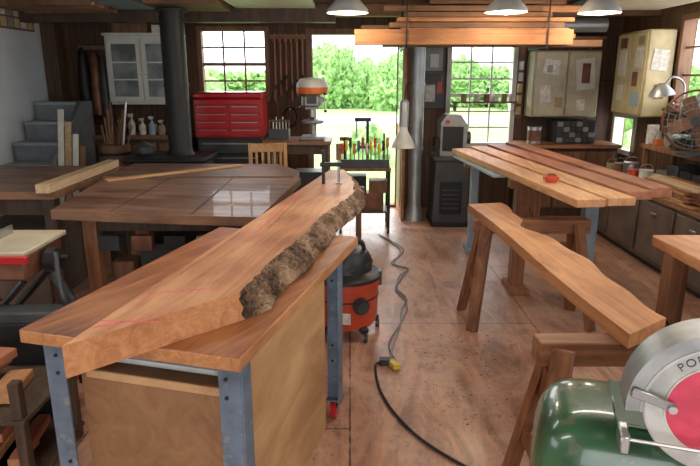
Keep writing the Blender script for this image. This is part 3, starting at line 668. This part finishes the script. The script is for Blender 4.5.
b=B('grinder_on_bench',(2.9,5.2,.971))
b.bb(-.06,.06,-.05,.05,0,.04,M_dgrey); b.cyl((-.09,0,.09),(.09,0,.09),.05,M_green,seg=20)
for s in(-.11,.11): b.cyl((s-.012,0,.09),(s+.012,0,.09),.065,M_gmetal,seg=24)
b.done()
b=B('high_shelf'); b.bb(3.02,3.17,3.4,4.55,1.22,1.24,M_brown)
for y in(3.5,4.4): b.bb(3.14,3.17,y,y+.03,1.215,1.22,M_brown)
for i in range(12):
    y=3.45+i*.094; h=random.uniform(.04,.13); m=random.choice([M_metal,M_hang,M_paper,M_redpl,M_black,M_gmetal,M_beige])
    if i%2: b.lathe([(.03,0),(.03,h),(.02,h+.01)],m,(3.09,y,1.241),seg=12)
    else: b.box((3.09,y,1.2415+h/2),(.09,.07,h),m)
b.done()
b=B('sill_shelf_bottles'); b.bb(3.08,3.17,4.75,5.95,1.27,1.295,M_brown)
for i in range(13):
    y=4.8+i*.088; h=random.uniform(.05,.16); m=random.choice([M_hang,M_paper,M_redpl,M_black,M_gmetal,M_beige,M_glassd])
    b.lathe([(.025,0),(.027,h*.6),(.012,h*.8),(.012,h)],m,(3.125,y,1.295),seg=12)
b.done()
b=B('desk_fan',(2.80,4.85,.971),R(-32))
b.lathe([(.12,0),(.12,.02),(.03,.04),(.02,.1)],M_dgrey,seg=24); b.cyl((0,.03,.1),(0,.03,.22),.014,M_dgrey)
b.lathe([(.05,0),(.055,.05),(.04,.12)],M_gmetal,(0,.0,.28),(R(-90),0,0),seg=20)
for r,y in((.24,-.03),(.2,-.06),(.15,-.07),(.1,-.075),(.24,.03),(.15,.05)):
    b.tube([(r*math.cos(t*math.pi/12),y,.28+r*math.sin(t*math.pi/12)) for t in range(25)],.004 if r<.23 else .009,M_gmetal if r<.23 else M_hang,seg=6,smooth=False)
for t in range(24):
    a=t*math.pi/12; c,s_=math.cos(a),math.sin(a)
    b.tube([(.03*c,-.078,.28+.03*s_),(.15*c,-.07,.28+.15*s_),(.24*c,-.03,.28+.24*s_),(.24*c,.03,.28+.24*s_),(.1*c,.055,.28+.1*s_)],.002,M_gmetal,seg=4,smooth=False)
for k in range(4):
    a=k*math.pi/2+.4; b.box((.11*math.cos(a),-.01,.28+.11*math.sin(a)),(.17,.006,.11),M_card,rot=(.4,-a,0))
b.cyl((0,-.08,.28),(0,-.02,.28),.035,M_dgrey)
b.done()
b=B('gooseneck_lamp',(2.98,5.42,.971)); b.lathe([(.06,0),(.06,.015),(.02,.03)],M_dgrey,seg=20); b.tube([(0,0,.02),(.0,0,.3),(0,0,.55),(-.12,-.02,.62),(-.18,-.02,.56)],.009,M_metal)
b.lathe([(.11,0),(.10,.03),(.05,.09),(.02,.11)],M_galv,(-.2,-.02,.46),(0,R(-10),0),seg=24); b.done()
b=B('hanging_tools'); b.bb(3.16,3.19,3.4,4.2,1.45,2.1,M_brown)
for i in range(9): b.bb(3.12,3.16,3.45+i*.085,3.48+i*.085,1.5+.1*(i%3),1.95,random.choice([M_hang,M_metal,M_redpl])); 
b.done()
b=B('side_bench')
b.bb(1.38,2.15,2.08,2.6,.85,.90,M_slab2,bev=.005)
for x,y in((1.46,2.16),(1.46,2.52),(2.08,2.16),(2.08,2.52)): b.bb(x-.04,x+.04,y-.04,y+.04,0,.85,M_horse)
b.bb(1.5,2.05,2.2,2.48,.2,.5,M_black); b.bb(1.42,2.1,2.13,2.55,.17,.2,M_horse)
b.done()
b=B('hand_plane',(1.7,2.35,.901)); b.bb(-.03,.03,-.12,.12,0,.03,M_gmetal); b.bb(-.015,.015,-.1,-.06,.03,.1,M_brown); b.cyl((0,.08,.03),(0,.08,.07),.018,M_brown); b.box((0,0,.06),(.04,.01,.1),M_metal,rot=(.6,0,0)); b.done()

# ------------------------------------------------------------- lumber on trestles (right)
b=B('trestle_table')
for yy,xa,xb,ma,mb,wl in((4.32,1.28,1.80,M_horse,M_gblue,.05),(5.35,1.14,1.72,M_gblue,M_horse,.032)):
    b.bb(xa-.1,xb+.1,yy-.045,yy+.045,.80,.875,M_horseX)
    for x,m in((xa,ma),(xb,mb)):
        b.bb(x-wl,x+wl,yy-.045,yy+.045,0,.80,m)
        b.bb(x-wl-.02,x+wl+.02,yy-.14,yy+.14,0,.045,m)
    b.bb(xa,xb,yy-.02,yy+.02,.3,.38,M_horseX)
b.beam((1.10,4.3,.887),(1.0,5.45,.887),.10,.02,M_gblue)
b.beam((1.75,3.5,.887),(1.65,5.6,.887),.12,.02,M_horse)
b.beam((1.34,3.4,.887),(1.2,5.5,.887),.10,.02,M_horse)
b.done()
def plank(p0,p1,w,z0,z1,m):
    p0=Vector((*p0,0));p1=Vector((*p1,0)); o=B('long_board'); o.beam(p0+Vector((0,0,(z0+z1)/2)),p1+Vector((0,0,(z0+z1)/2)),w,z1-z0,m,bev=.004); o.done()
plank((1.33,3.18),(1.04,5.56),.17,.8985,.945,M_red1)
plank((1.515,3.22),(1.24,5.75),.165,.8985,.945,M_red1)
plank((1.69,3.38),(1.44,5.9),.16,.8985,.95,M_red2)
plank((1.85,3.45),(1.64,6.0),.14,.8985,.96,M_red2)
b=B('tape_measure',(1.28,3.72,.946)); b.bb(-.045,.045,-.035,.035,0,.05,M_redpl,bev=.015,seg=3); b.cyl((0,0,.05),(0,0,.054),.025,M_blkpl); b.done()

def sawhorse(x0,x1,y,h,spl=.13,rz=0):
    b=B('sawhorse'); b.bb(x0,x1,y-.045,y+.045,h-.09,h,M_horseX,bev=.004)
    for x,sx in((x0+.08,-1),(x1-.08,1)):
        for sy in(-1,1): b.beam((x,y+sy*.05,h-.02),(x+sx*.09,y+sy*(.05+spl),.0),.075,.035,M_horse)
        b.box((x+sx*.02,y,h-.2),(.025,.16,.14),M_horse)
        b.beam((x+sx*.06,y-.13,.25),(x+sx*.06,y+.13,.25),.02,.07,M_horse)
    b.done()
sawhorse(.80,1.55,3.72,.705); sawhorse(.66,1.33,1.92,.705)
b=B('long_live_edge_plank'); z0,z1=.7065,.76
Lp=[];Rp=[]; N=40
for i in range(N+1):
    t=i/N; lx=.80+(.945-.80)*t+.012*math.sin(t*6); ly=3.92+(1.83-3.92)*t
    rx=1.02+(1.15-1.02)*t+.018*math.sin(t*11+1)+.010*math.sin(t*31)-(.05*math.exp(-((t-.33)/.06)**2)); ry=3.97+(1.97-3.97)*t
    Lp.append((lx,ly));Rp.append((rx,ry))
b.prism(Lp+Rp[::-1],z0,z1,M_slab2)
b.add([(x,y,z1) for x,y in Rp]+[(x+.018,y,z0+.02) for x,y in Rp]+[(x+.004,y,z0) for x,y in Rp],[[k*(N+1)+i,k*(N+1)+i+1,(k+1)*(N+1)+i+1,(k+1)*(N+1)+i] for i in range(N) for k in range(2)],M_bark,True)
b.done()

# ------------------------------------------------------------- overhead storage
b=B('overhead_lumber')
b.bb(.04,1.98,5.5,5.62,1.87,2.0,M_timber); b.bb(.3,2.3,5.64,5.8,1.86,1.92,M_timber2); b.bb(.15,2.05,5.64,5.9,1.93,1.97,M_timber)
b.bb(.35,1.9,5.52,5.66,2.015,2.06,M_timber2); b.bb(.42,1.98,5.5,5.66,2.065,2.10,M_timber); b.bb(.5,1.8,5.56,5.8,2.105,2.15,M_timber2); b.bb(.1,1.6,5.7,5.95,1.98,2.05,M_timber2)
b.bb(.3,1.7,5.52,5.6,2.155,2.2,M_timber2); b.bb(.6,2.1,5.62,5.7,2.155,2.21,M_timber); b.bb(.45,1.95,5.53,5.64,2.0005,2.014,M_red2); b.bb(.7,1.9,5.52,5.62,2.215,2.245,M_timber2)
for x in(.5,1.75): b.bb(x-.006,x+.006,5.485,5.497,1.83,2.35,M_black); b.bb(x-.01,x+.01,6.0,6.03,1.83,2.35,M_black); b.bb(x-.012,x+.012,5.485,6.03,1.84,1.86,M_black)
b.done()
b=B('overhead_sheet_goods')
b.bb(-1.15,-.35,5.35,6.35,2.262,2.296,M_white); b.bb(-2.6,-1.95,5.4,6.35,2.25,2.296,M_gblue); b.bb(2.2,3.1,4.9,6.2,2.25,2.296,M_gblue); b.bb(2.3,3.0,5.0,6.1,2.22,2.25,M_cream)
b.bb(-1.85,-1.2,5.6,6.3,2.225,2.296,M_timber2)
b.done()
b=B('overhead_moulding_stock')
for i in range(7): b.bb(-3.2,-2.3,5.5+i*.11,5.56+i*.11,2.2+.015*(i%2),2.245,random.choice([M_timber,M_timber2,M_brown,M_red2]))
b.done()
for x,y in((-.02,5.15),(1.27,5.1),(2.05,5.15)):
    b=B('pendant_lamp',(x,y,0)); b.lathe([(.17,2.10),(.165,2.13),(.10,2.20),(.04,2.24),(.04,2.28)],M_white,seg=32,cap=False); b.lathe([(.02,2.085),(.05,2.105),(.05,2.16),(.02,2.22)],M_bulb,seg=16); b.cyl((0,0,2.28),(0,0,2.5),.005,M_black)
    b.done()
    l=bpy.data.lights.new('pendant_light','POINT'); l.energy=15; l.color=(1,.80,.56); l.shadow_soft_size=.06; o=bpy.data.objects.new('pendant_light',l); o.location=(x,y,2.04); scene.collection.objects.link(o)
for i,(x,y) in enumerate([(-1.2,.6),(1.2,.6),(-1.2,2.9),(1.2,2.9)]):  # added ceiling fixtures out of view, put in to brighten the interior
    b=B('added_fill_fixture',(x,y,0)); b.bb(-.62,.62,-.12,.12,2.25,2.298,M_white,bev=.01)
    for s in(-.05,.05): b.cyl((-.6,s,2.235),(.6,s,2.235),.013,M_filltube,seg=10)
    b.done()
    l=bpy.data.lights.new('added_fill_light','AREA'); l.shape='RECTANGLE'; l.size=1.2; l.size_y=.2; l.energy=15; l.color=(1,.90,.77); o=bpy.data.objects.new('added_fill_light',l); o.location=(x,y,2.215); scene.collection.objects.link(o)  # fill light under each added fixture

# ------------------------------------------------------------- chop saw at right front
b=B('chop_saw',(.81,1.2,0),R(-18))
b.bb(-.30,.25,-.02,.28,.0,.04,M_dgrey); b.bb(-.24,.12,.02,.26,.04,.50,M_green,bev=.03,seg=3)
b.blobbox((-.15,.10,.575),(.215,.18,.225),.5,M_green)
b.blobbox((.14,.14,.60),(.25,.17,.20),.45,M_green)
b.bb(-.18,.30,-.02,.2,.797,.806,M_green,bev=.003)
for x in(-.12,-.02): b.cyl((x,.1,.80),(x,.1,.82),.012,M_dgrey,seg=6)
rx=(R(90),0,0); c=(.005,-.075,.905)
def ring(r0,r1,y0,y1,a0,a1,m,n=48):
    vs=[];fs=[]
    for i in range(n+1):
        a=R(a0+(a1-a0)*i/n); cc,ss=math.cos(a),math.sin(a)
        for r,y in((r0,y0),(r1,y0),(r1,y1),(r0,y1)): vs.append((c[0]+r*cc,c[1]+y,c[2]+r*ss))
    for i in range(n):
        for k in range(4): l=(k+1)%4; fs.append([i*4+k,i*4+l,(i+1)*4+l,(i+1)*4+k])
    fs+= [[0,1,2,3],[n*4,n*4+1,n*4+2,n*4+3]]
    b.add(vs,fs,m,True)
b.lathe([(.145,0),(.148,.003),(.148,.008),(.145,.011)],M_label,(c[0],c[1]+.0,c[2]),rx,seg=72)
b.lathe([(.106,.0),(.106,.003)],M_pink,(c[0],c[1]-.0105,c[2]),rx,seg=64)
ring(.104,.108,-.0145,-.01,0,360,M_label,72)
b.lathe([(.034,.0),(.034,.004),(.028,.008)],M_metal,(c[0],c[1]-.013,c[2]),rx,seg=32); b.lathe([(.014,0),(.014,.014)],M_dgrey,(c[0],c[1]-.019,c[2]),rx,seg=6)
ring(.156,.186,-.03,.06,15,185,M_guard); ring(.05,.186,.06,.068,15,185,M_guard); ring(.151,.157,-.032,.0,15,185,M_blade)
def arc(txt,r,a0,step,size,m):
    for i,ch in enumerate(txt):
        a=R(a0-i*step); T=Matrix.Translation((c[0]+r*math.cos(a),c[1]-.0115,c[2]+r*math.sin(a)))@Matrix.Rotation(R(90),4,'X')@Matrix.Rotation(a-R(90),4,'Z')
        b.text(ch,size,m,T)
arc('PORTER CUT-OFF SAW',.126,132,9.5,.026,M_dgrey)
arc('DRY CUT ONLY',.083,160,10,.016,M_white)
b.beam((c[0]-.178,c[1]-.04,c[2]+.035),(c[0]-.09,c[1]-.03,c[2]+.005),.005,.022,M_blade); b.cyl((c[0]-.095,c[1]-.02,c[2]+.006),(c[0]-.095,c[1]-.042,c[2]+.006),.009,M_metal)
b.cyl((c[0]-.18,c[1]-.05,c[2]-.075),(c[0]+.12,c[1]-.05,c[2]-.075),.004,M_metal); b.box((c[0]-.18,c[1]-.02,c[2]-.09),(.02,.07,.04),M_metal)
b.cyl((c[0]+.03,c[1]+.06,c[2]),(c[0]+.03,c[1]+.2,c[2]-.02),.055,M_dgrey,seg=28)
b.done()

b=B('extension_cord')
P=[(.30,5.93),(.475,5.38),(.39,4.95),(.50,4.8),(.40,4.6),(.37,4.3),(.42,4.1),(.368,3.9),(.33,3.6),(.265,3.33),(.235,3.1)]
b.tube([(x,y,.008) for x,y in P],.0055,M_gmetal,seg=6)
b.tube([(x+.035*math.sin(i*2),y,.009) for i,(x,y) in enumerate(P)],.005,M_bluew,seg=6)
b.box((.25,3.04,.02),(.04,.08,.03),M_yel,rot=(0,0,.4)); b.box((.2,3.08,.02),(.06,.05,.035),M_blkpl)
b.tube([(x,y,.009) for x,y in [(.18,3.09),(.145,3.05),(.15,2.85),(.17,2.72),(.22,2.55),(.318,2.35),(.467,2.17),(.7,1.95),(.9,1.6)]],.007,M_blkpl,seg=8)
b.done()
b=B('sawdust_scraps')
for i in range(150):
    x=random.uniform(.42,1.0)*random.uniform(.9,1.1); y=random.uniform(2.4,3.5)
    b.box((x,y,.003),(random.uniform(.004,.014),random.uniform(.003,.008),.003),random.choice([M_pale,M_pale,M_ply,M_red1,M_horse]),rot=(0,0,random.uniform(0,3)),bev=0)
b.done()

# ------------------------------------------------------------- light + camera
w=bpy.data.worlds.new('World'); scene.world=w; w.use_nodes=True
bg=w.node_tree.nodes['Background']; bg.inputs[0].default_value=(.97,.98,1,1); bg.inputs[1].default_value=5.0
s=bpy.data.lights.new('sun','SUN'); s.energy=3; s.angle=.05; s.color=(1,.95,.85); o=bpy.data.objects.new('sun',s); o.rotation_euler=(R(-50),0,R(60)); scene.collection.objects.link(o)
cam=bpy.data.cameras.new('camera'); cam.sensor_width=36; cam.lens=36*590/700; cam.clip_start=.05; cam.clip_end=300
co=bpy.data.objects.new('camera',cam); co.location=(0,0,1.6); co.rotation_euler=(R(90-14.9),0,0); scene.collection.objects.link(co); scene.camera=co
scene.view_settings.view_transform='Standard'
scene.view_settings.exposure=.05
